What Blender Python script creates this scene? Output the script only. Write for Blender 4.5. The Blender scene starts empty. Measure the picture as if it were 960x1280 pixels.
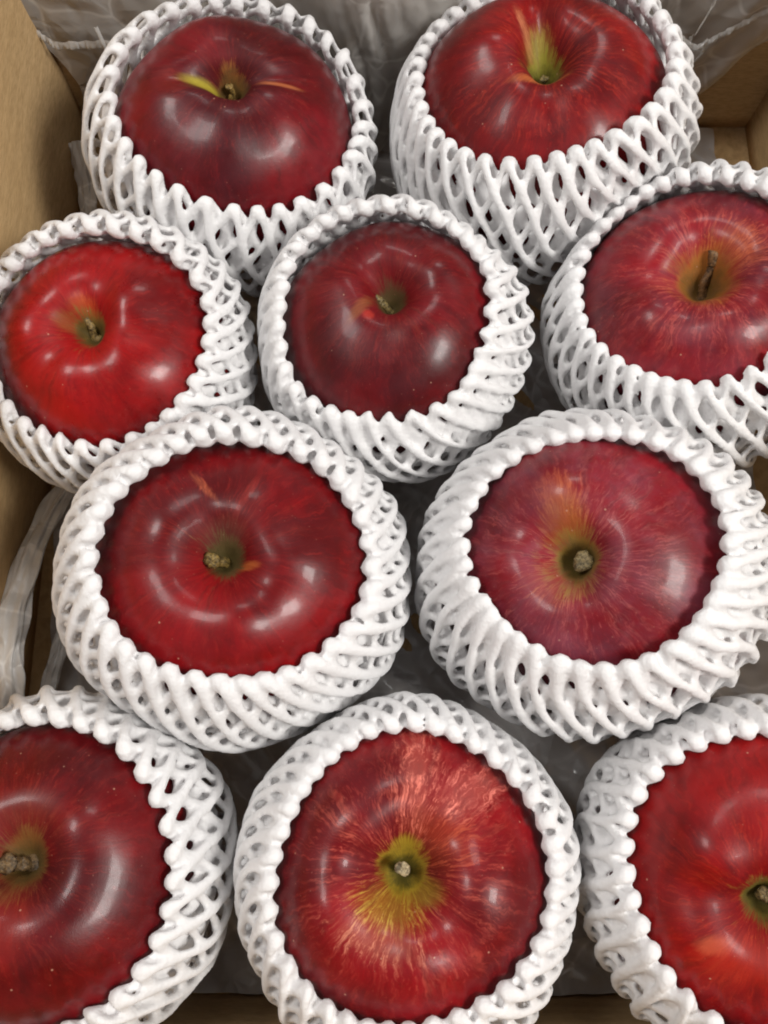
import bpy, math, random
import numpy as np
from mathutils import Vector, Matrix
from mathutils.kdtree import KDTree

sc = bpy.context.scene
# ------------------------------------------------------------------ camera
cam_d = bpy.data.cameras.new('camera')
cam = bpy.data.objects.new('camera', cam_d)
sc.collection.objects.link(cam)
cam.location = (0, 0, .262)
cam.rotation_euler = (math.radians(15), 0, 0)
cam_d.sensor_fit = 'VERTICAL'
cam_d.sensor_height = 32.0
cam_d.lens = 1050 / 1280 * 32.0
cam_d.clip_start = .005
cam_d.clip_end = 50
sc.camera = cam
# ------------------------------------------------------------------ room light
w = bpy.data.worlds.new('World'); sc.world = w; w.use_nodes = True
bg = w.node_tree.nodes['Background']
bg.inputs[0].default_value = (1.0, .975, .95, 1); bg.inputs[1].default_value = .31


def lamp(name, loc, size, power, col, tgt=(0, .08, 0)):
    l = bpy.data.lights.new(name, 'AREA'); l.shape = 'RECTANGLE'
    l.size, l.size_y = size; l.energy = power; l.color = col
    o = bpy.data.objects.new(name, l); sc.collection.objects.link(o)
    o.location = loc
    o.rotation_euler = (Vector(tgt) - Vector(loc)).to_track_quat('-Z', 'Y').to_euler()


lamp('ceiling_light_right', (.80, -.16, 1.0), (.40, .30), 14, (1, .97, .93))
lamp('ceiling_light_left', (-.62, .28, 1.15), (.40, .28), 7, (1, .97, .94))
lamp('ceiling_light_far', (.12, 1.15, 1.25), (.45, .25), 3.5, (1, .98, .96))
sc.view_settings.view_transform = 'Standard'
sc.view_settings.look = 'None'
sc.view_settings.exposure = 0.0
sc.view_settings.gamma = 1
sc.view_settings.use_curve_mapping = False
sc.cycles.max_bounces = 10
sc.cycles.filter_width = 2.0
sc.cycles.diffuse_bounces = 5
sc.cycles.transparent_max_bounces = 24


# ------------------------------------------------------------------ helpers
def link(o, parent=None):
    sc.collection.objects.link(o)
    if parent: o.parent = parent
    return o


def tag(o, label, cat, group=None):
    o['label'] = label; o['category'] = cat
    if group: o['group'] = group


def mesh_np(name, V, Q, mat, parent=None, smooth=True):
    """one mesh object out of vertex and quad arrays"""
    me = bpy.data.meshes.new(name)
    V = np.asarray(V, np.float32); Q = np.asarray(Q, np.int32)
    k = Q.shape[1]
    me.vertices.add(len(V)); me.vertices.foreach_set('co', V.ravel())
    me.loops.add(Q.size); me.loops.foreach_set('vertex_index', Q.ravel())
    me.polygons.add(len(Q))
    me.polygons.foreach_set('loop_start', np.arange(0, Q.size, k, dtype=np.int32))
    me.update(calc_edges=True); me.validate()
    me.polygons.foreach_set('use_smooth', np.full(len(me.polygons), smooth))
    me.materials.append(mat)
    return link(bpy.data.objects.new(name, me), parent)


class NT:
    """small shorthand for node trees"""
    def __init__(s, name):
        s.m = bpy.data.materials.new(name); s.m.use_nodes = True
        s.t = s.m.node_tree; s.b = s.t.nodes['Principled BSDF']; s.out = s.t.nodes['Material Output']

    def n(s, typ, ins={}, **kw):
        x = s.t.nodes.new(typ)
        for k, v in kw.items(): setattr(x, k, v)
        for k, v in ins.items(): s.set(x.inputs[k], v)
        return x

    def set(s, sock, v):
        if isinstance(v, bpy.types.NodeSocket): s.t.links.new(v, sock)
        elif isinstance(v, bpy.types.Node): s.t.links.new(v.outputs[0], sock)
        elif isinstance(v, (tuple, list)) and len(v) == 3 and sock.type == 'RGBA': sock.default_value = (*v, 1)
        else: sock.default_value = v

    def ma(s, op, a, b=0.0, c=0.0, clamp=False):
        return s.n('ShaderNodeMath', {0: a, 1: b, 2: c}, operation=op, use_clamp=clamp).outputs[0]

    def mix(s, f, a, b, mode='MIX'):
        x = s.n('ShaderNodeMix', data_type='RGBA', blend_type=mode)
        s.set(x.inputs[0], f); s.set(x.inputs[6], a); s.set(x.inputs[7], b)
        return x.outputs[2]

    def ss(s, x, lo, hi, a=0.0, b=1.0):
        return s.n('ShaderNodeMapRange', {0: x, 1: lo, 2: hi, 3: a, 4: b}, interpolation_type='SMOOTHSTEP').outputs[0]

    def noise(s, vec, scale, det=3, rough=.55, dist=0.0):
        return s.n('ShaderNodeTexNoise', {'Vector': vec, 'Scale': scale, 'Detail': det, 'Roughness': rough, 'Distortion': dist}).outputs[0]

    def xyz(s, x, y, z):
        return s.n('ShaderNodeCombineXYZ', {0: x, 1: y, 2: z}).outputs[0]


# ------------------------------------------------------------------ materials
def foam_material():
    t = NT('foam'); b = t.b
    co = t.n('ShaderNodeTexCoord').outputs['Object']
    n1 = t.noise(co, 900, 4, .6); n2 = t.noise(co, 60, 2)
    t.set(b.inputs['Base Color'], t.mix(n2, (.88, .87, .87), (.93, .925, .925)))
    b.inputs['Roughness'].default_value = .55
    b.inputs['Specular IOR Level'].default_value = .3
    b.inputs['Subsurface Weight'].default_value = 0.0
    b.inputs['Subsurface Radius'].default_value = (1, .9, .85)
    b.inputs['Subsurface Scale'].default_value = .006
    bp = t.n('ShaderNodeBump', {'Strength': .45, 'Distance': .0007, 'Height': t.ma('ADD', n1, t.ma('MULTIPLY', t.noise(co, 260, 2), 1.2))})
    t.set(b.inputs['Normal'], bp)
    tl = t.n('ShaderNodeBsdfTranslucent', {0: (.86, .86, .87)})
    t.set(t.out.inputs[0], t.n('ShaderNodeMixShader', {0: .20, 1: b.outputs[0], 2: tl}))
    return t.m


def card_material():
    t = NT('cardboard'); b = t.b
    co = t.n('ShaderNodeTexCoord').outputs['Object']
    fib = t.noise(t.n('ShaderNodeMapping', {'Vector': co, 'Scale': (1, 1, 6)}), 260, 4, .65)
    big = t.noise(co, 14, 4)
    c = t.mix(t.ss(big, .3, .7), (.56, .37, .175), (.63, .43, .22))
    c = t.mix(t.ss(fib, .35, .7), c, (.45, .29, .13))
    sp = t.noise(co, 1400, 2)
    c = t.mix(t.ss(sp, .66, .74, 0, .4), c, (.2, .12, .05))
    t.set(b.inputs['Base Color'], c)
    b.inputs['Roughness'].default_value = .75
    fl = t.n('ShaderNodeTexWave', {'Vector': co, 'Scale': 45, 'Distortion': .4}, bands_direction='Z').outputs[1]
    bp = t.n('ShaderNodeBump', {'Strength': .22, 'Distance': .001, 'Height': t.ma('ADD', fib, t.ma('MULTIPLY', fl, .5))})
    t.set(b.inputs['Normal'], bp)
    return t.m


def film_material(name, milk, tint, rough=.16, crease=1.0):
    """thin crinkled polythene: partly see-through, glossy, with crisp creases"""
    t = NT(name); b = t.b
    co = t.n('ShaderNodeTexCoord').outputs['Object']
    b.inputs['Base Color'].default_value = (*tint, 1)
    b.inputs['Roughness'].default_value = rough
    b.inputs['Specular IOR Level'].default_value = .8
    wv = t.n('ShaderNodeVectorMath', {0: co, 1: t.n('ShaderNodeVectorMath', {0: t.n('ShaderNodeTexNoise', {'Vector': co, 'Scale': 30, 'Detail': 2}).outputs[1], 3: .02}, operation='SCALE').outputs[0]}, operation='ADD').outputs[0]
    v1 = t.n('ShaderNodeTexVoronoi', {'Vector': wv, 'Scale': 34}, feature='DISTANCE_TO_EDGE').outputs[0]
    v2 = t.n('ShaderNodeTexVoronoi', {'Vector': wv, 'Scale': 95}, feature='DISTANCE_TO_EDGE').outputs[0]
    n1 = t.noise(co, 24, 3)
    h = t.ma('ADD', t.ma('MULTIPLY', t.ss(v1, .0, .35), .6), t.ma('ADD', t.ma('MULTIPLY', t.ss(v2, .0, .3), .12), n1))
    bp = t.n('ShaderNodeBump', {'Strength': .8 * crease, 'Distance': .004, 'Height': h})
    t.set(b.inputs['Normal'], bp)
    tr = t.n('ShaderNodeBsdfTransparent', {0: (.92, .91, .90)})
    fac = t.ma('ADD', t.ma('ADD', t.ss(n1, .3, .7, milk * .75, milk * 1.15), t.ss(v1, .035, .0, 0, .16)), t.ma('MULTIPLY', t.n('ShaderNodeFresnel', {'IOR': 1.45, 'Normal': bp}), 1.0), clamp=True)
    ms = t.n('ShaderNodeMixShader', {0: fac, 1: tr, 2: b.outputs[0]})
    t.set(t.out.inputs[0], ms)
    return t.m


def stem_material(tone):
    t = NT('stem_wood'); b = t.b
    co = t.n('ShaderNodeTexCoord').outputs['Object']
    n = t.noise(co, 420, 4, .7)
    fib = t.noise(t.n('ShaderNodeMapping', {'Vector': co, 'Scale': (1, 1, .18)}), 1500, 3, .6)
    c = t.mix(t.ss(t.ma('ADD', t.ma('MULTIPLY', n, .5), t.ma('MULTIPLY', fib, .5)), .40, .60), tuple(x * .3 for x in tone), tuple(x * 1.15 for x in tone))
    t.set(b.inputs['Base Color'], c); b.inputs['Roughness'].default_value = .6
    t.set(b.inputs['Normal'], t.n('ShaderNodeBump', {'Strength': .8, 'Distance': .0006, 'Height': n}))
    return t.m


def apple_material(a, dark, mid, streak, cav, cav_r, patches, bloom, seed, scol=(.55, .09, .05), core=(.06, .045, .012), rough=.34):
    t = NT('apple_skin'); b = t.b
    co = t.n('ShaderNodeTexCoord').outputs['Object']
    P = t.n('ShaderNodeVectorMath', {0: co, 3: 1 / a}, operation='SCALE').outputs[0]
    sp = t.n('ShaderNodeSeparateXYZ', {0: P}); x, y, z = sp.outputs
    r = t.ma('SQRT', t.ma('ADD', t.ma('MULTIPLY', x, x), t.ma('MULTIPLY', y, y)))
    rr = t.ma('MAXIMUM', r, .001)
    u = t.ma('DIVIDE', x, rr); v = t.ma('DIVIDE', y, rr)
    wob = t.noise(P, 2.2, 2)
    u = t.ma('ADD', u, t.ma('MULTIPLY', t.ma('SUBTRACT', t.noise(P, 5.5, 3), .5), .20))
    v = t.ma('ADD', v, t.ma('MULTIPLY', t.ma('SUBTRACT', t.noise(P, 6.1, 3, .55, .7), .5), .20))
    def rad(k, q, det, off):
        vec = t.xyz(t.ma('MULTIPLY_ADD', u, k, seed + off), t.ma('MULTIPLY', v, k), t.ma('ADD', t.ma('MULTIPLY', r, q), t.ma('MULTIPLY', wob, 1.6)))
        return t.noise(vec, 1.0, det, .62)
    n1 = rad(6.5, 1.6, 4, 0); n2 = rad(17, 3.6, 5, 9.3); n3 = rad(42, 7, 4, 3.1)
    S = t.ss(t.ma('ADD', t.ma('MULTIPLY', n1, .3), t.ma('ADD', t.ma('MULTIPLY', n2, .35), t.ma('MULTIPLY', n3, .35))), .47, .62)
    S = t.ma('MULTIPLY', S, t.ss(t.noise(P, 7.5, 3, .6), .34, .56, .25, 1.0))
    big = t.noise(t.n('ShaderNodeVectorMath', {0: P, 1: (seed, seed * .7, 0)}, operation='ADD'), 1.25, 3)
    col = t.mix(t.ss(t.ma('ADD', t.ma('MULTIPLY', big, .7), t.ma('MULTIPLY', n1, .3)), .38, .62), dark, mid)
    col = t.mix(t.ma('MULTIPLY', t.ss(n1, .45, .7), .55), col, tuple(c * .55 for c in dark))
    col = t.mix(t.ma('MULTIPLY', t.ss(t.ma('ADD', t.ma('MULTIPLY', n3, .5), t.ma('MULTIPLY', n2, .5)), .5, .66), .16), col, tuple(c * q for c, q in zip(mid, (1.7, 2.6, 1.6))))
    col = t.mix(t.ma('MULTIPLY', t.ss(t.noise(P, 11, 5, .7), .5, .7), .22), col, tuple(c * .45 for c in dark))
    top = t.ss(z, .1, .35)
    fade = t.ss(r, .28, .85, 1.0, .10)
    col = t.mix(t.ma('MULTIPLY', t.ma('MULTIPLY', S, fade), streak), col, scol)
    jag = t.ma('ADD', t.ma('MULTIPLY', t.ma('SUBTRACT', n2, .5), 1.5), t.ma('MULTIPLY', t.ma('SUBTRACT', n3, .5), .8))
    for (px, py, sx, sy, rot, pc, st, jg) in patches:
        dx = t.ma('SUBTRACT', x, px); dy = t.ma('SUBTRACT', y, py)
        cr, sr = math.cos(rot), math.sin(rot)
        ex = t.ma('DIVIDE', t.ma('ADD', t.ma('MULTIPLY', dx, cr), t.ma('MULTIPLY', dy, sr)), sx)
        ey = t.ma('DIVIDE', t.ma('SUBTRACT', t.ma('MULTIPLY', dy, cr), t.ma('MULTIPLY', dx, sr)), sy)
        d = t.ma('SQRT', t.ma('ADD', t.ma('MULTIPLY', ex, ex), t.ma('MULTIPLY', ey, ey)))
        d = t.ma('ADD', d, t.ma('MULTIPLY', jag, -jg))
        m = t.ma('MULTIPLY', t.ss(d, 1.25, .35), t.ma('MULTIPLY', top, st))
        m = t.ma('MULTIPLY', m, t.ma('ADD', 1 - .8 * min(1, jg), t.ma('MULTIPLY', S, .8 * min(1, jg))), clamp=True)
        col = t.mix(m, col, pc)
    cm = t.ma('MULTIPLY', t.ss(t.ma('ADD', t.ma('ADD', r, t.ma('MULTIPLY', t.ma('SUBTRACT', t.noise(P, 3.3, 2), .5), .42)), t.ma('MULTIPLY', jag, -.15)), cav_r, cav_r * .35), top)
    col = t.mix(cm, col, cav)
    cm2 = t.ma('MULTIPLY', t.ss(t.ma('ADD', t.ma('ADD', r, t.ma('MULTIPLY', t.ma('SUBTRACT', t.noise(P, 7, 4, .7), .5), .16)), t.ma('MULTIPLY', jag, -.07)), max(.15, cav_r * .8), .05), top)
    col = t.mix(t.ma('MULTIPLY', cm2, .85), col, core)
    # pale lenticels
    vo = t.n('ShaderNodeTexVoronoi', {'Vector': P, 'Scale': 9.5, 'Randomness': 1.0})
    pick = t.n('ShaderNodeSeparateColor', {0: vo.outputs['Color']}).outputs[0]
    dot = t.ma('MULTIPLY', t.ss(vo.outputs['Distance'], .085, .03), t.ss(pick, .45, .75, 0, .55))
    col = t.mix(dot, col, (.55, .30, .20))
    vo2 = t.n('ShaderNodeTexVoronoi', {'Vector': P, 'Scale': 21, 'Randomness': 1.0})
    pick2 = t.n('ShaderNodeSeparateColor', {0: vo2.outputs['Color']}).outputs[0]
    col = t.mix(t.ma('MULTIPLY', t.ss(vo2.outputs['Distance'], .13, .04), t.ss(pick2, .35, .8, 0, .30)), col, (.42, .16, .11))
    # waxy bloom, wiped off in places
    bl = t.noise(P, 2.6, 4, .6)
    bf = t.ma('MULTIPLY', t.ss(bl, .35, .75), bloom)
    col = t.mix(bf, col, (.22, .085, .13))
    t.set(b.inputs['Base Color'], col)
    sm = t.noise(P, 5, 4, .6)
    hol = t.ma('MULTIPLY', t.ss(r, .36, .20), top)          # russet in the hollow is dull
    t.set(b.inputs['Roughness'], t.ma('ADD', t.ss(sm, .3, .7, rough - .05, rough + .1), t.ma('MULTIPLY', hol, .25)))
    b.inputs['Specular IOR Level'].default_value = .25
    t.set(b.inputs['Coat Weight'], t.ma('MULTIPLY', t.ma('SUBTRACT', 1.0, hol), .15))
    t.set(b.inputs['Coat Roughness'], t.ss(t.noise(P, 9, 3), .35, .65, .10, .2))
    ht = t.ma('ADD', t.ma('ADD', t.ma('MULTIPLY', t.noise(P, 26, 3, .6), .3), t.ma('MULTIPLY', t.noise(P, 130, 2, .6), .35)), t.ma('MULTIPLY', dot, .5))
    t.set(b.inputs['Normal'], t.n('ShaderNodeBump', {'Strength': .09, 'Distance': .0012, 'Height': ht}))
    return t.m


FOAM = foam_material()
CARD = card_material()

# ------------------------------------------------------------------ layout
# net number: key, centre, apple radius, axis of the net, axis of the apple, rim angle
# <T>
UNITS = [
    ('TL', (-0.0534, 0.2065, 0.0000), 0.0445, (0.22, 0.03, 0.97), (0.10, 0.02, 0.99), 55.9),
    ('TR', (0.0564, 0.2137, 0.0000), 0.0480, (-0.16, 0.19, 0.97), (-0.10, 0.01, 0.99), 53.2),
    ('ML', (-0.0890, 0.1236, 0.0000), 0.0405, (-0.00, -0.17, 0.99), (-0.09, -0.09, 0.99), 50.1),
    ('MM', (0.0030, 0.1298, 0.0000), 0.0405, (-0.10, -0.11, 0.99), (-0.04, 0.06, 1.00), 50.5),
    ('MR', (0.1067, 0.1374, 0.0000), 0.0445, (-0.34, 0.01, 0.94), (-0.23, 0.03, 0.97), 47.8),
    ('LL', (-0.0461, 0.0487, 0.0000), 0.0469, (0.15, -0.02, 0.99), (0.03, -0.01, 1.00), 45.7),
    ('LR', (0.0646, 0.0505, 0.0000), 0.0467, (-0.19, 0.02, 0.98), (-0.33, -0.09, 0.94), 43.2),
    ('BL', (-0.0946, -0.0367, 0.0000), 0.0443, (-0.03, 0.01, 1.00), (0.02, 0.19, 0.98), 58.8),
    ('BC', (0.0065, -0.0369, 0.0000), 0.0434, (0.01, 0.12, 0.99), (-0.07, 0.12, 0.99), 53.3),
    ('BR', (0.1061, -0.0377, 0.0000), 0.0443, (-0.15, 0.05, 0.99), (-0.29, -0.13, 0.95), 54.8),
]
# </T>
CEN = {u[0]: (np.array(u[1]), u[2]) for u in UNITS}
NET_R = 1.165
VOXEL = .00077
XL, XR, YF, YB, ZF, ZT = -.137, .167, -.089, .270, -.060, .075


# ------------------------------------------------------------------ apple
def apple(key, label, C, a, axis, creases, cavity, mat, stem, tone, squash=.88, lobes=.013):
    rs = np.random.RandomState(hash(key) % 1000 if False else sum(map(ord, key)))
    nt, nth = 90, 120
    t = np.concatenate([np.linspace(0, .7, 44, endpoint=False), np.linspace(.7, math.pi, nt - 44)])
    th = np.linspace(0, 2 * math.pi, nth, endpoint=False)
    T, TH = np.meshgrid(t, th, indexing='ij')
    cd, cw = cavity
    ph = rs.uniform(0, 6.28, 6)
    low = 1 - .14 * ((1 - np.cos(T)) / 2) ** 1.5
    X = np.sin(T) ** .93 * low
    wv = 1 + .018 * np.cos(2 * TH + ph[0]) + .012 * np.cos(3 * TH + ph[1]) + .012 * np.cos(5 * TH + ph[2]) * np.sin(T)
    X = X * wv
    Z = squash * np.cos(T)
    cwv = cw * .80 * (1 + .12 * np.cos(TH + ph[3]) + .06 * np.cos(3 * TH + ph[4]) + .02 * np.cos(5 * TH + ph[5]))
    Z -= cd * (.88 * np.exp(-(X / cwv) ** 1.65) + .12 * np.exp(-(X / (2.6 * cwv)) ** 2)) * (T < 1.6)
    Z += .16 * np.exp(-(X / .24) ** 2) * (T > 1.6)
    sh = np.exp(-((X - .5) / .26) ** 2) * (T < 1.6)
    Z += sh * (lobes * np.cos(5 * TH + ph[2]) + .028 * np.cos(TH + ph[4]) + .014 * np.cos(2 * TH + ph[3]) + .012 * np.cos(3 * TH + ph[1]))
    Z += sh * sum(q_ * np.cos(k_ * TH + p_) for k_, q_, p_ in zip((3, 4, 6, 8), rs.uniform(.004, .010, 4) * (1, 1, .6, .3), rs.uniform(0, 6.28, 4)))
    sb = np.exp(-((X - .5) / .26) ** 2) * (T > 1.6)
    Z += sb * .03 * np.cos(5 * TH + ph[1])
    for ang, wid, dep in creases:
        d = np.angle(np.exp(1j * (TH - ang)))
        Z -= dep * np.exp(-(d * np.maximum(X, .05) / wid) ** 2) * np.exp(-((X - .22) / .26) ** 2) * (T < 1.6)
    V = np.stack([X * np.cos(TH), X * np.sin(TH), Z], -1) * a
    idx = np.arange(nt * nth).reshape(nt, nth)
    i2 = np.roll(idx, -1, 1)
    Q = np.stack([idx[:-1], idx[1:], i2[1:], i2[:-1]], -1).reshape(-1, 4)
    o = mesh_np('apple', V.reshape(-1, 3), Q, mat)
    o.location = C
    o.rotation_mode = 'QUATERNION'
    o.rotation_quaternion = Vector((0, 0, 1)).rotation_difference(Vector(axis))
    tag(o, label, 'apple', 'red apples packed in white foam nets')
    # stem: a bent, slightly knobbly stalk with a broader cut end
    L, lean, az, r0 = stem
    z0 = (squash - cd) * a - .0012
    n, m = 22, 16
    rid = rs.uniform(-.13, .13, m); tipj = rs.uniform(-.45, .5, m)
    pts, rad = [], []
    for i in range(n + 1):
        q = i / n
        off = lean * L * q ** 1.4
        pts.append(Vector((off * math.cos(az) + .0004 * math.sin(9 * q + ph[1]), off * math.sin(az), z0 + L * q * math.sqrt(max(.1, 1 - .5 * lean * lean)))))
        rad.append(r0 * (1 - .22 * math.sin(math.pi * min(1, q * 1.1)) + .35 * max(0, q - .7) / .3 + (.5 * (1 - q / .15) if q < .15 else 0)))
    V, Q = [], []
    for i, p in enumerate(pts):
        d = (pts[min(i + 1, n)] - pts[max(i - 1, 0)]).normalized()
        A = d.orthogonal().normalized(); B = d.cross(A)
        for k in range(m):
            an = 2 * math.pi * k / m
            rr = rad[i] * (1 + .10 * math.sin(2 * an + ph[2] + i * .15) + rid[k] + rs.uniform(-.05, .05) + .16 * math.exp(-((i / n - .45) / .06) ** 2))
            V.append(p + (A * math.cos(an) + B * math.sin(an)) * rr + d * (tipj[k] * r0 * max(0, (i - n + 2) / 2)))
    for i in range(n):
        for k in range(m):
            Q.append((i * m + k, i * m + (k + 1) % m, (i + 1) * m + (k + 1) % m, (i + 1) * m + k))
    # cut end
    d = (pts[-1] - pts[-2]).normalized()
    base = len(V)
    for k in range(m): V.append(pts[-1] + d * r0 * .22 + (V[n * m + k] - pts[-1]) * .62)
    for k in range(m): Q.append((n * m + k, n * m + (k + 1) % m, base + (k + 1) % m, base + k))
    base2 = len(V)
    for k in range(m): V.append(pts[-1] + d * r0 * (.12) + (V[n * m + k] - pts[-1]) * .02)
    for k in range(m): Q.append((base + k, base + (k + 1) % m, base2 + (k + 1) % m, base2 + k))
    s = mesh_np('stem', [tuple(v) for v in V], Q, stem_material(tone), o)
    return o


# ------------------------------------------------------------------ foam net
def smooth_noise(rs, n=7, kmax=6, smax=7.):
    """periodic in theta, smooth in s"""
    K = rs.randint(0, kmax + 1, n); W = rs.uniform(-smax, smax, n); P = rs.uniform(0, 6.28, n)
    A = rs.normal(0, 1, n) / (1 + .25 * K); A /= np.sqrt((A ** 2).sum() / 2) + 1e-9
    return lambda th, s: sum(A[i] * np.cos(K[i] * th + W[i] * s + P[i]) for i in range(n))


def net(key, label, C, a, axis, phir, N=28, c=.30, c2=None, tw=0.0, rs_=0.0286, g=.040, lift0=.015, xy=(1, 1), flare=(0, 0, 0), tiltn=(.026, .035), sq=.93, seed=0, gap=.022):
    rs = np.random.RandomState(seed + 11)
    root = bpy.data.objects.new('foam_net', None); link(root); root.location = C
    root.empty_display_size = .02
    tag(root, label, 'foam net', 'white foam nets round the apples')
    R = np.array(Vector((0, 0, 1)).rotation_difference(Vector(axis)).to_matrix())
    n_th, n_ph, n_r, n_r2 = smooth_noise(rs), smooth_noise(rs, 6, 4, 1.), smooth_noise(rs, 7, 7, 5.), smooth_noise(rs, 12, 16, 14.)
    n_t2 = smooth_noise(rs, 12, 14, 12.)
    phir = math.radians(phir)
    nbrs = []
    for k, (Cj, aj) in CEN.items():
        if k == key: continue
        d = Cj - np.array(C); D = np.linalg.norm(d)
        if D < 1.2 * NET_R * (a + aj): nbrs.append((d / D, D * a / (a + aj)))
    walls = [(np.array(v, float), dd) for v, dd in (((-1, 0, 0), C[0] - XL), ((1, 0, 0), XR - C[0]), ((0, -1, 0), C[1] - YF), ((0, 1, 0), YB - C[1]), ((0, 0, -1), C[2] - ZF))]

    def surf(s, th, lift):
        """point of the folded net: s<0 inner layer, s>0 outer layer, lift = outward offset"""
        q = s / g
        fold = np.abs(q) < math.pi / 2
        qc = np.clip(q, -math.pi / 2, math.pi / 2)
        rc = 1.0 + gap + g
        ex = np.maximum(np.abs(s) - g * math.pi / 2, 0)
        fl = flare[0] + flare[1] * np.cos(th - flare[2])
        wrim = np.exp(-(ex / .38) ** 2)
        nz = tiltn[0] * n_r(th, s) * .6 + tiltn[0] * .22 * n_r2(th, s)
        rho = rc + (g + lift) * np.sin(qc) * (1 + .75 * (s > 0) * (1 - wrim)) + fl * wrim + nz * np.where(s > 0, 1, .35)
        rho = np.where(s > 0, rho, np.maximum(rho, 1.0 + .028))
        ph = phir + tiltn[1] * n_ph(th, 0 * s) + (g + (g + lift) * (-np.cos(qc))) / rc + ex / rho
        ph = np.minimum(ph, 3.08)
        X = rho * np.sin(ph); Z = rho * np.cos(ph) * sq
        p = np.stack([X * np.cos(th) * xy[0], X * np.sin(th) * xy[1], Z], -1) @ R.T * a
        for d, lim in nbrs + walls:
            t = p @ d
            lim = lim - lift * a * .5 - .0006
            k = .0022
            over = np.logaddexp(0, (t - lim) / k) * k
            p = p - d * (over * .86)[..., None]
        return p

    s_end = (math.radians(130) - phir) * 1.12
    ds = .034
    ns = int(s_end / ds)
    sg = np.linspace(-s_end, s_end, 2 * ns + 1)
    sg = sg[sg > -(math.radians(108) - phir) * 1.05]      # the inner layer stops where the fruit presses it flat
    m = 8
    al = np.arange(m) * 2 * math.pi / m
    Vs, Qs, CP, CL = [], [], [], []
    base = 0
    sr = 1.9 * g
    cuts = (np.searchsorted(sg, -sr), np.searchsorted(sg, sr))
    for fam in (1, -1):
        for k in range(N):
            off = rs.normal(0, .035) * 2 * math.pi / N * .5
            th0 = 2 * math.pi * k / N
            # squeezed on the rim, opening out below
            cc = c if fam > 0 else (c2 or c)
            th = th0 + fam * cc * sg + tw * np.abs(sg) + off * np.abs(np.tanh(sg * 3))
            th = th + np.clip((-sg - g) / .35, 0, 1) * math.pi / N * 1.15
            th = th + .026 * n_th(th, sg) + .006 * n_t2(th, sg)
            lift = lift0 * fam * np.ones_like(sg)
            # the two families weld where they cross
            crossph = np.exp(-((1 - np.cos((c + (c2 or c)) * sg * N)) / .8))
            lift = lift * (1 - .5 * crossph) * (1 - .9 * np.exp(-(sg / .05) ** 2))
            P = surf(sg, th, lift)
            Pn = surf(sg, th, lift + .02)
            T = np.gradient(P, axis=0); T /= np.linalg.norm(T, axis=1)[:, None] + 1e-12
            Nn = Pn - P; Nn -= T * (Nn * T).sum(1)[:, None]
            ln = np.linalg.norm(Nn, axis=1)[:, None]
            Nn = Nn / (ln + 1e-12)
            # keep the frame continuous
            for i in range(1, len(Nn)):
                if ln[i] < 1e-6 or (Nn[i] * Nn[i - 1]).sum() < .2:
                    v = Nn[i - 1] - T[i] * (Nn[i - 1] @ T[i]); Nn[i] = v / (np.linalg.norm(v) + 1e-12)
            B = np.cross(T, Nn)
            rimw = np.exp(-(sg / .10) ** 2)
            r = rs_ * a * (1 + .30 * crossph + .34 * np.exp(-(sg / .055) ** 2) + .06 * rs.normal() + .04 * np.cos(sg * 23 + k * 2.1)) * (1 if fam > 0 else .92) * (1 + .25 * np.clip((-sg - g) / .1, 0, 1))
            ring = P[:, None, :] + r[:, None, None] * (np.cos(al)[None, :, None] * Nn[:, None, :] * .80 + np.sin(al)[None, :, None] * B[:, None, :] * 1.20)
            L = len(ring)
            idx = base + np.arange(L * m).reshape(L, m); i2 = np.roll(idx, -1, 1)
            Qs.append(np.stack([idx[:-1], i2[:-1], i2[1:], idx[1:]], -1).reshape(-1, 4))
            e0, e1 = base, base + (L - 1) * m          # close both ends
            Qs.append(np.array([[e0 + 3, e0 + 2, e0 + 1, e0], [e0 + 7, e0 + 4, e0 + 3, e0], [e0 + 7, e0 + 6, e0 + 5, e0 + 4],
                                [e1, e1 + 1, e1 + 2, e1 + 3], [e1, e1 + 3, e1 + 4, e1 + 7], [e1 + 4, e1 + 5, e1 + 6, e1 + 7]]))
            Vs.append(ring.reshape(-1, 3)); base += L * m
            CP.append(P); CL.append(np.where(np.arange(L) < cuts[0], 0, np.where(np.arange(L) < cuts[1], 1, 2)))
    # weld the strands into one foam skin
    raw = mesh_np('strands', np.concatenate(Vs), np.concatenate(Qs), FOAM)
    md = raw.modifiers.new('weld', 'REMESH'); md.mode = 'VOXEL'; md.voxel_size = VOXEL; md.adaptivity = 0
    sm = raw.modifiers.new('soften', 'SMOOTH'); sm.factor = .5; sm.iterations = 1
    dg = bpy.context.evaluated_depsgraph_get()
    ev = raw.evaluated_get(dg).data
    nv, nf = len(ev.vertices), len(ev.polygons)
    co = np.empty(nv * 3, np.float32); ev.vertices.foreach_get('co', co); co = co.reshape(-1, 3)
    fq = np.empty(nf * 4, np.int32); ev.polygons.foreach_get('vertices', fq); fq = fq.reshape(-1, 4)
    old = raw.data
    bpy.data.objects.remove(raw); bpy.data.meshes.remove(old)
    CPa, CLa = np.concatenate(CP)[::2], np.concatenate(CL)[::2]
    kd = KDTree(len(CPa))
    for i, p_ in enumerate(CPa): kd.insert(p_, i)
    kd.balance()
    fc = co[fq[:, 0]]
    cell = np.floor(fc / .0016).astype(np.int64)
    keyc = (cell[:, 0] + 500) * 1000000 + (cell[:, 1] + 500) * 1000 + cell[:, 2] + 500
    _, first, inv = np.unique(keyc, return_index=True, return_inverse=True)
    lab = np.array([CLa[kd.find(fc[i])[1]] for i in first])[inv]
    for li, nm in enumerate(('inner_layer', 'rim', 'outer_layer')):
        q4 = fq[lab == li]
        used, new = np.unique(q4, return_inverse=True)
        mesh_np(nm, co[used], new.reshape(-1, 4), FOAM, root)
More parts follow.
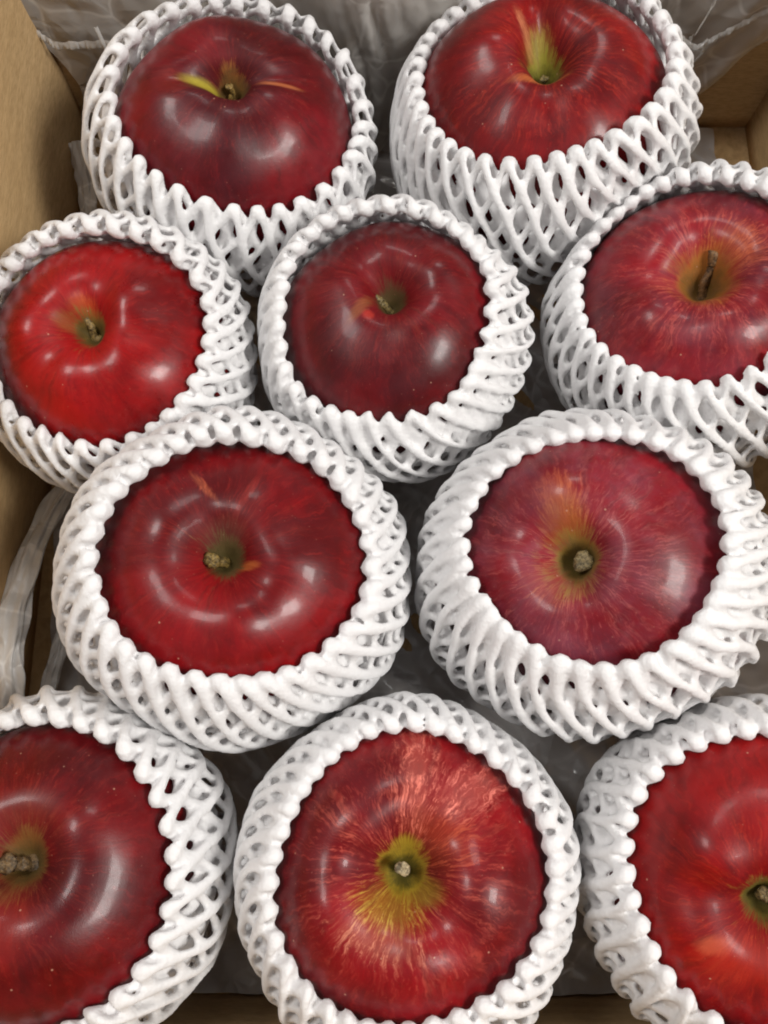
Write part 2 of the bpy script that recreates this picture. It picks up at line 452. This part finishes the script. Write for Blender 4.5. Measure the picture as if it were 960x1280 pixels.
    return root


# ------------------------------------------------------------------ box
def box_panel(name, parent, origin, eu, ev, lu, lv, thick, seed):
    """a cardboard panel: slightly bowed slab"""
    rs = np.random.RandomState(seed)
    nu, nv = 40, 20
    o_, eu, ev = np.array(origin), np.array(eu, float), np.array(ev, float)
    nn = np.cross(eu, ev)
    U, Vv = np.meshgrid(np.linspace(0, 1, nu), np.linspace(0, 1, nv), indexing='ij')
    b = .0010 * np.sin(U * math.pi) * np.sin(Vv * 2.5) + .00035 * np.sin(U * 17 + rs.uniform(0, 6)) * np.sin(Vv * 11)
    Pf = o_ + U[..., None] * lu * eu + Vv[..., None] * lv * ev + b[..., None] * nn
    Pb = Pf - nn * thick
    V = np.concatenate([Pf.reshape(-1, 3), Pb.reshape(-1, 3)])
    i = np.arange(nu * nv).reshape(nu, nv); j = i + nu * nv
    Q = [np.stack([i[:-1, :-1], i[1:, :-1], i[1:, 1:], i[:-1, 1:]], -1).reshape(-1, 4),
         np.stack([j[:-1, :-1], j[:-1, 1:], j[1:, 1:], j[1:, :-1]], -1).reshape(-1, 4)]
    for e, f in ((i[:, 0], j[:, 0]), (j[:, -1], i[:, -1]), (j[0, :], i[0, :]), (i[-1, :], j[-1, :])):
        Q.append(np.stack([e[:-1], f[:-1], f[1:], e[1:]], -1))
    return mesh_np(name, V, np.concatenate(Q), CARD, parent)


box = bpy.data.objects.new('cardboard_box', None); link(box); box.location = (0, 0, 0)
tag(box, 'open brown cardboard box holding all the netted apples', 'box')
W, D, HH, TK = XR - XL, YB - YF, ZT - ZF, .004
box_panel('box_floor', box, (XL - TK, YF - TK, ZF), (1, 0, 0), (0, 1, 0), W + 2 * TK, D + 2 * TK, TK, 1)
box_panel('box_wall', box, (XL, YB, ZF + .0005), (0, -1, 0), (0, 0, 1), D, HH, TK, 2).data.flip_normals()
box_panel('box_wall', box, (XR, YF, ZF + .0005), (0, 1, 0), (0, 0, 1), D, HH, TK, 3)
box_panel('box_wall', box, (XR + TK, YB, ZF + .0005), (-1, 0, 0), (0, 0, 1), W + 2 * TK, HH, TK, 4)
box_panel('box_wall', box, (XL - TK, YF, ZF + .0005), (1, 0, 0), (0, 0, 1), W + 2 * TK, HH, TK, 5)

# ------------------------------------------------------------------ plastic bag
FILM = film_material('clear_film', .36, (.80, .77, .73), .09)
FILM2 = film_material('milky_film', .42, (.82, .81, .79), .16)
LINER = film_material('grey_liner', .85, (.58, .56, .55), .2)
FILM3 = film_material('white_film', .72, (.92, .91, .89), .3, 1.5)


def sheet(name, fn, nu, nv, mat, parent, thick=.00025):
    U, Vv = np.meshgrid(np.linspace(0, 1, nu), np.linspace(0, 1, nv), indexing='ij')
    P = fn(U, Vv)
    i = np.arange(nu * nv).reshape(nu, nv)
    Q = np.stack([i[:-1, :-1], i[1:, :-1], i[1:, 1:], i[:-1, 1:]], -1).reshape(-1, 4)
    return mesh_np(name, P.reshape(-1, 3), Q, mat, parent)


bag = bpy.data.objects.new('plastic_bag', None); link(bag); bag.location = (0, .2, ZF)
INV = Matrix.Translation((0, -.2, -ZF))
tag(bag, 'crinkled clear plastic bag lining the box behind and beneath the apples', 'plastic bag')


def curtain(U, V):
    z = ZF + .004 + V * .132
    zr = (z - ZF)
    xl = -.131 - .012 * np.clip((z + .03) / .06, 0, 1) ** .8 + .004 * np.sin(V * 7)
    xl = np.maximum(xl, XL + .001)
    xr = .110 + .045 * np.clip((z + .055) / .06, 0, 1) + .003 * np.sin(z * 190)
    x = xl + (xr - xl) * U
    y = YB - .0035 - .006 * (1 - V) - .0018 * np.sin(x * 47 + 2 * np.sin(z * 30)) - .0016 * np.abs(np.sin(x * 31 - z * 40))
    f = np.exp(-((x + .004) / .02) ** 2)
    y -= f * (.010 + .0022 * np.abs(np.sin(x * 330 + 1.5 * np.sin(z * 60))))
    f2 = np.exp(-((x - .135) / .02) ** 2)
    y -= f2 * (.004 + .0012 * np.sin(x * 500 - z * 200))
    return np.stack([x, np.minimum(y, YB - .0012) - .2, z - ZF], -1)


sheet('bag_back', curtain, 300, 90, FILM, bag)


def liner(U, V):
    x = -.126 + (.148 + .126) * U + .003 * np.sin(V * 9) * (1 - U)
    y = -.0845 + (YB - .006 + .0845) * V
    z = .0030 + .0011 * np.sin(x * 130 + 3 * np.sin(y * 40)) + .0011 * np.sin(y * 160 - 2 * np.sin(x * 70)) + .0006 * np.sin((x + y) * 420)
    return np.stack([x, y - .2, z], -1)


sheet('bag_base', liner, 150, 190, LINER, bag)


def fold_strip(path, w0, w1, amp, seed, mat=FILM3, name='bag_fold', n=120, m=26):
    """a crumpled gather of film along a polyline: open C-shaped tube"""
    rs = np.random.RandomState(seed); ph = rs.uniform(0, 6.28, 8)
    path = np.array(path, float)
    tt = np.linspace(0, len(path) - 1, n)
    C = np.stack([np.interp(tt, np.arange(len(path)), path[:, k]) for k in range(3)], -1)
    ker = np.hanning(25); ker /= ker.sum()
    C = np.stack([np.convolve(np.pad(C[:, k], 12, 'edge'), ker, 'valid') for k in range(3)], -1)
    T = np.gradient(C, axis=0); T /= np.linalg.norm(T, axis=1)[:, None]
    upv = np.array([0, 0, 1.]); A = np.cross(T, upv); A /= np.linalg.norm(A, axis=1)[:, None] + 1e-9; B = np.cross(A, T)
    al = np.linspace(-.35, math.pi + .35, m)
    V = []
    for i in range(n):
        q = i / (n - 1); w_ = w0 + (w1 - w0) * q
        r = w_ * (1 + amp * (np.sin(al * 5 + ph[0] + q * 9) * .5 + np.sin(al * 9 + ph[1] - q * 5) * .35 + .3 * np.sin(q * 30 + ph[2] + al * 2)))
        V.append(C[i] + (np.cos(al) * r)[:, None] * A[i] + (np.sin(al) * r * .55)[:, None] * B[i])
    V = np.array(V) - np.array([0, .2, ZF])
    i = np.arange(n * m).reshape(n, m)
    Q = np.stack([i[:-1, :-1], i[1:, :-1], i[1:, 1:], i[:-1, 1:]], -1).reshape(-1, 4)
    return mesh_np(name, V.reshape(-1, 3), Q, mat, bag)


fold_strip([(-.119, .098, -.048), (-.124, .082, -.040), (-.1275, .060, -.033), (-.129, .040, -.028), (-.1285, .022, -.026), (-.126, .008, -.026)], .0034, .0058, .34, 3)
fold_strip([(-.118, .088, -.054), (-.117, .060, -.053), (-.119, .034, -.050), (-.122, .012, -.048)], .0016, .0030, .3, 4)
fold_strip([(-.129, .243, -.040), (-.126, .226, -.046), (-.124, .205, -.052)], .004, .003, .3, 5)


def seal(pts, w, seed):
    """heat-sealed seam: a narrow ribbed band standing off the film"""
    rs = np.random.RandomState(seed)
    pts = np.array(pts, float); n = 260; m = 7
    tt = np.linspace(0, len(pts) - 1, n)
    C = np.stack([np.interp(tt, np.arange(len(pts)), pts[:, k]) for k in range(3)], -1)
    V = []
    for i in range(n):
        rib = .0002 * math.sin(i * .9) + .0004 * math.sin(i * .23 + seed)
        for j in range(m):
            v = j / (m - 1) - .5
            V.append(C[i] + np.array([.0003 * math.sin(i * .5), -.0012 - rib * (1 - 2 * abs(v)) - .0010 * (1 - 4 * v * v), v * w * (1 + .15 * math.sin(i * .31))]))
    V = np.array(V) - np.array([0, .2, ZF])
    i = np.arange(n * m).reshape(n, m)
    Q = np.stack([i[:-1, :-1], i[1:, :-1], i[1:, 1:], i[:-1, 1:]], -1).reshape(-1, 4)
    return mesh_np('bag_seal', V, Q, FILM2, bag)


yb = YB - .010
seal([(-.136, yb + .004, -.001), (-.127, yb, -.006), (-.108, yb, -.005), (-.085, yb - .001, -.004), (-.06, yb - .001, -.003)], .0040, 1)
seal([(.088, yb - .001, .014), (.104, yb - .001, .005), (.119, yb - .004, -.003), (.130, yb - .003, .005), (.144, yb, .013)], .0032, 2)
for i, (x, z0, z1) in enumerate([(-.1345, .02, -.004), (-.108, .006, -.014), (-.082, .015, -.006), (.1165, .002, -.014), (.1225, .0, -.013), (-.003, .03, -.02), (.004, .03, -.03), (.1185, .03, .0)]):
    fold_strip([(x, yb - .003, z0), (x + .0008, yb - .004, (z0 + z1) / 2), (x - .0006 + .003 * (i % 3 - 1), yb - .003, z1)], .0008, .0005, .3, 20 + i, FILM2, 'bag_crease', 50, 9)

# ------------------------------------------------------------------ apples and nets
G = dict(dark=(0.0670, 0.0005, 0.0020), mid=(0.2087, 0.0013, 0.0040))
APPLES = {
    'TL': dict(creases=[(math.pi + .12, .10, .09), (.12, .10, .07)], cavity=(0.33, 0.165), stem=(0.0064, 0.25, 1.90, 0.00104), tone=(0.260, 0.161, 0.037),
               mat=dict(dark=(0.0557, 0.0005, 0.0020), mid=(0.1700, 0.0013, 0.0043), streak=.10, cav=(.30, .10, .02), cav_r=.12, bloom=0.055, seed=1,
                        patches=[(-.20, -.02, .19, .050, .05, (.40, .33, .03), .95, .3), (.36, .0, .17, .035, -.05, (.55, .17, .06), .85, .3), (-.44, -.10, .16, .12, 0, (.30, .02, .012), .4, .4)])),
    'TR': dict(creases=[(math.pi / 2 + .15, .12, .14)], cavity=(0.41, 0.194), stem=(0.0051, 0.10, 1.50, 0.00112), tone=(0.186, 0.136, 0.037),
               mat=dict(dark=(0.0893, 0.0007, 0.0017), mid=(0.2625, 0.0025, 0.0033), streak=.42, cav=(.26, .24, .03), cav_r=.15, bloom=0.033, seed=2, scol=(.50, .045, .02),
                        patches=[(-.03, .14, .10, .19, .1, (.30, .29, .05), .95, .5), (-.13, .26, .04, .20, .3, (.58, .22, .10), .7, .6), (-.05, -.16, .22, .05, .2, (.55, .16, .04), .7, .3)])),
    'ML': dict(creases=[(1.2, .2, .04), (4.0, .2, .03)], cavity=(0.37, 0.204), stem=(0.0089, 0.85, 1.90, 0.00136), tone=(0.248, 0.167, 0.050),
               mat=dict(dark=(0.1205, 0.0007, 0.0015), mid=(0.3244, 0.0021, 0.0030), streak=.10, cav=(.20, .12, .025), cav_r=.16, bloom=0.017, seed=3, rough=.29,
                        patches=[(-.02, .17, .10, .09, 0, (.50, .10, .02), .65, .5), (-.14, .05, .09, .08, 0, (.30, .14, .03), .5, .4)])),
    'MM': dict(creases=[(2.3, .16, .03)], cavity=(0.39, 0.194), stem=(.0122, 0.80, 2.75, .00145), tone=(0.21, 0.15, 0.05),
               mat=dict(dark=(0.0557, 0.0004, 0.0017), mid=(0.1623, 0.0011, 0.0038), streak=.12, cav=(.10, .045, .02), cav_r=.15, bloom=0.039, seed=4,
                        patches=[(-.16, -.20, .05, .05, 0, (.45, .03, .015), .7, .2), (-.22, -.14, .16, .05, .9, (.30, .12, .03), .5, .4)])),  # first patch: small red highlight painted into the skin colour
    'MR': dict(creases=[(1.0, .2, .03)], cavity=(0.49, 0.252), stem=(0.0136, 0.75, 1.15, 0.00168), tone=(0.161, 0.081, 0.028),
               mat=dict(dark=(0.0893, 0.0010, 0.0039), mid=(0.2550, 0.0031, 0.0073), streak=.55, cav=(.36, .12, .02), cav_r=.30, bloom=.20, seed=5, scol=(.62, .11, .08), core=(.08, .055, .01),
                        patches=[(.20, .16, .20, .22, 0, (.50, .12, .025), .7, .8), (-.25, -.04, .18, .10, 0, (.45, .09, .04), .5, .9)])),
    'LL': dict(creases=[(2.2, .14, .03), (5.9, .2, .02)], cavity=(0.36, 0.213), stem=(0.0080, 0.45, 3.30, 0.00170), tone=(0.20, 0.13, 0.03),
               mat=dict(dark=(0.0848, 0.0005, 0.0017), mid=(0.2550, 0.0013, 0.0033), streak=.08, cav=(.14, .09, .035), cav_r=.15, bloom=0.028, seed=6, rough=.33,
                        patches=[(-.12, .42, .026, .15, .75, (.50, .12, .05), .65, .7), (.14, .36, .03, .2, -.5, (.38, .03, .02), .35, .5), (.15, -.05, .09, .03, 0, (.50, .14, .03), .7, .4), (.0, .12, .16, .12, .3, (.10, .05, .035), .7, .4)])),
    'LR': dict(creases=[(2.2, .2, .02)], cavity=(0.37, 0.194), stem=(0.0081, 0.25, 0.10, 0.00208), tone=(0.273, 0.205, 0.093),
               mat=dict(dark=(0.0937, 0.0017, 0.0050), mid=(0.2319, 0.0042, 0.0101), streak=.42, cav=(.27, .16, .03), cav_r=.22, bloom=.34, seed=7, scol=(.55, .14, .12), rough=.36,
                        patches=[(-.04, .22, .15, .28, .15, (.42, .13, .025), .9, .55), (-.10, .44, .17, .10, .4, (.46, .09, .035), .7, .8), (-.12, -.12, .20, .16, 0, (.45, .13, .04), .6, .8)])),
    'BL': dict(creases=[(3.0, .2, .05), (5.3, .2, .03)], cavity=(0.37, 0.233), stem=(0.0076, 0.50, 3.30, 0.00192), tone=(0.136, 0.081, 0.031),
               mat=dict(dark=(0.0647, 0.0004, 0.0017), mid=(0.1932, 0.0013, 0.0033), streak=.12, cav=(.20, .08, .02), cav_r=.22, bloom=0.028, seed=8,
                        patches=[(.03, -.32, .15, .26, .1, (.26, .015, .008), .6, .3), (-.02, .25, .22, .16, 0, (.14, .03, .015), .5, .5)])),
    'BC': dict(creases=[], cavity=(0.51, 0.291), stem=(0.0136, 0.05, 1.20, 0.00136), tone=(0.384, 0.298, 0.167),
               mat=dict(dark=(0.1027, 0.0010, 0.0027), mid=(0.2625, 0.0029, 0.0061), streak=.50, cav=(.33, .22, .018), cav_r=.20, bloom=0.039, seed=9, scol=(.66, .13, .085), core=(.035, .035, .006),
                        patches=[(-.14, -.36, .30, .12, -.3, (.64, .25, .15), .85, 1.0), (-.08, -.20, .22, .13, -.3, (.46, .36, .03), .9, .9), (.12, -.12, .14, .10, 0, (.30, .22, .02), .8, .5), (.22, .20, .24, .24, 0, (.42, .06, .015), .7, .8), (.10, .56, .13, .36, -.05, (.78, .21, .15), 1.0, 1.0), (.42, .46, .26, .15, .3, (.78, .21, .16), 1.0, 1.0)])),
    'BR': dict(creases=[(3.3, .25, .03)], cavity=(0.41, 0.213), stem=(0.0068, 0.30, 1.00, 0.00160), tone=(0.217, 0.149, 0.056),
               mat=dict(dark=(0.1070, 0.0007, 0.0020), mid=(0.3244, 0.0029, 0.0033), streak=.22, cav=(.18, .14, .02), cav_r=.17, bloom=0.022, seed=10, scol=(.60, .06, .02),
                        patches=[(-.30, -.20, .11, .06, .1, (.55, .12, .05), .8, .4), (-.15, -.28, .30, .16, 0, (.38, .025, .012), .7, .4)])),
}
LABEL = {
    'TL': 'dark cherry red apple with a yellow crease left of its stem, top left',
    'TR': 'streaky red apple with a yellow-green wedge above its stem hollow, top right',
    'ML': 'small bright red apple by the left box wall, stem leaning over',
    'MM': 'small dark maroon apple in the middle of the second row, thin bent stem',
    'MR': 'streaked red apple at the right edge, second row, deep orange hollow with a long stem',
    'LL': 'glossy deep red apple left of centre with a short thick stem and brown hollow',
    'LR': 'pinkish red apple with a hazy bloom and an orange patch above its stub stem',
    'BL': 'dark red apple cut off by the bottom left corner of the picture',
    'BC': 'red apple with a yellow-green star round its pale cut stem, bottom middle',
    'BR': 'bright red apple cut off by the bottom right corner of the picture',
}
NLABEL = {
    'TL': 'white foam net round the dark apple with the yellow crease, top left',
    'TR': 'white foam net with open diamond mesh round the top right apple',
    'ML': 'white foam net round the small bright red apple by the left box wall',
    'MM': 'small white foam net round the dark maroon apple in the second row middle',
    'MR': 'white foam net round the streaked apple at the right edge, second row',
    'LL': 'white foam net with a thick knobbly rim round the apple left of centre',
    'LR': 'white foam net with ladder-like mesh round the pinkish bloomed apple',
    'BL': 'white foam net round the dark apple in the bottom left corner',
    'BC': 'white foam net round the apple with the yellow-green star, bottom middle',
    'BR': 'white foam net round the bright red apple in the bottom right corner',
}
NETS = {
    'TL': dict(N=31, c=.40, rs_=0.0275, flare=(.03, .04, 1.9), seed=1),
    'TR': dict(N=38, c=.38, rs_=0.0254, flare=(.03, .03, .3), seed=2),
    'ML': dict(N=31, c=.52, flare=(.02, .03, 1.9), seed=3),
    'MM': dict(N=33, c=.48, flare=(.02, .05, 2.2), seed=4),
    'MR': dict(N=37, c=.32, c2=.44, lift0=.016, rs_=0.0265, flare=(.01, .03, 2.0), seed=5),
    'LL': dict(N=34, c=.54, xy=(1.02, .97), flare=(.02, .02, 2.8), seed=6),
    'LR': dict(N=37, c=.30, c2=.48, lift0=.017, rs_=0.0270, xy=(1.05, .97), flare=(.01, .03, .2), seed=7),
    'BL': dict(N=34, c=.46, flare=(.0, .01, 1.0), seed=8),
    'BC': dict(N=37, c=.48, rs_=0.0275, flare=(.0, .01, 1.0), seed=9),
    'BR': dict(N=35, c=.32, c2=.50, lift0=.016, flare=(.0, .01, 2.0), seed=10),
}
for key, C, a, nax, sax, phir in UNITS:
    A = dict(APPLES[key]); mp = A.pop('mat')
    apple(key, LABEL[key], C, a, sax, mat=apple_material(a, **mp), **A)
    net(key, NLABEL[key], C, a, nax, phir, **NETS[key])
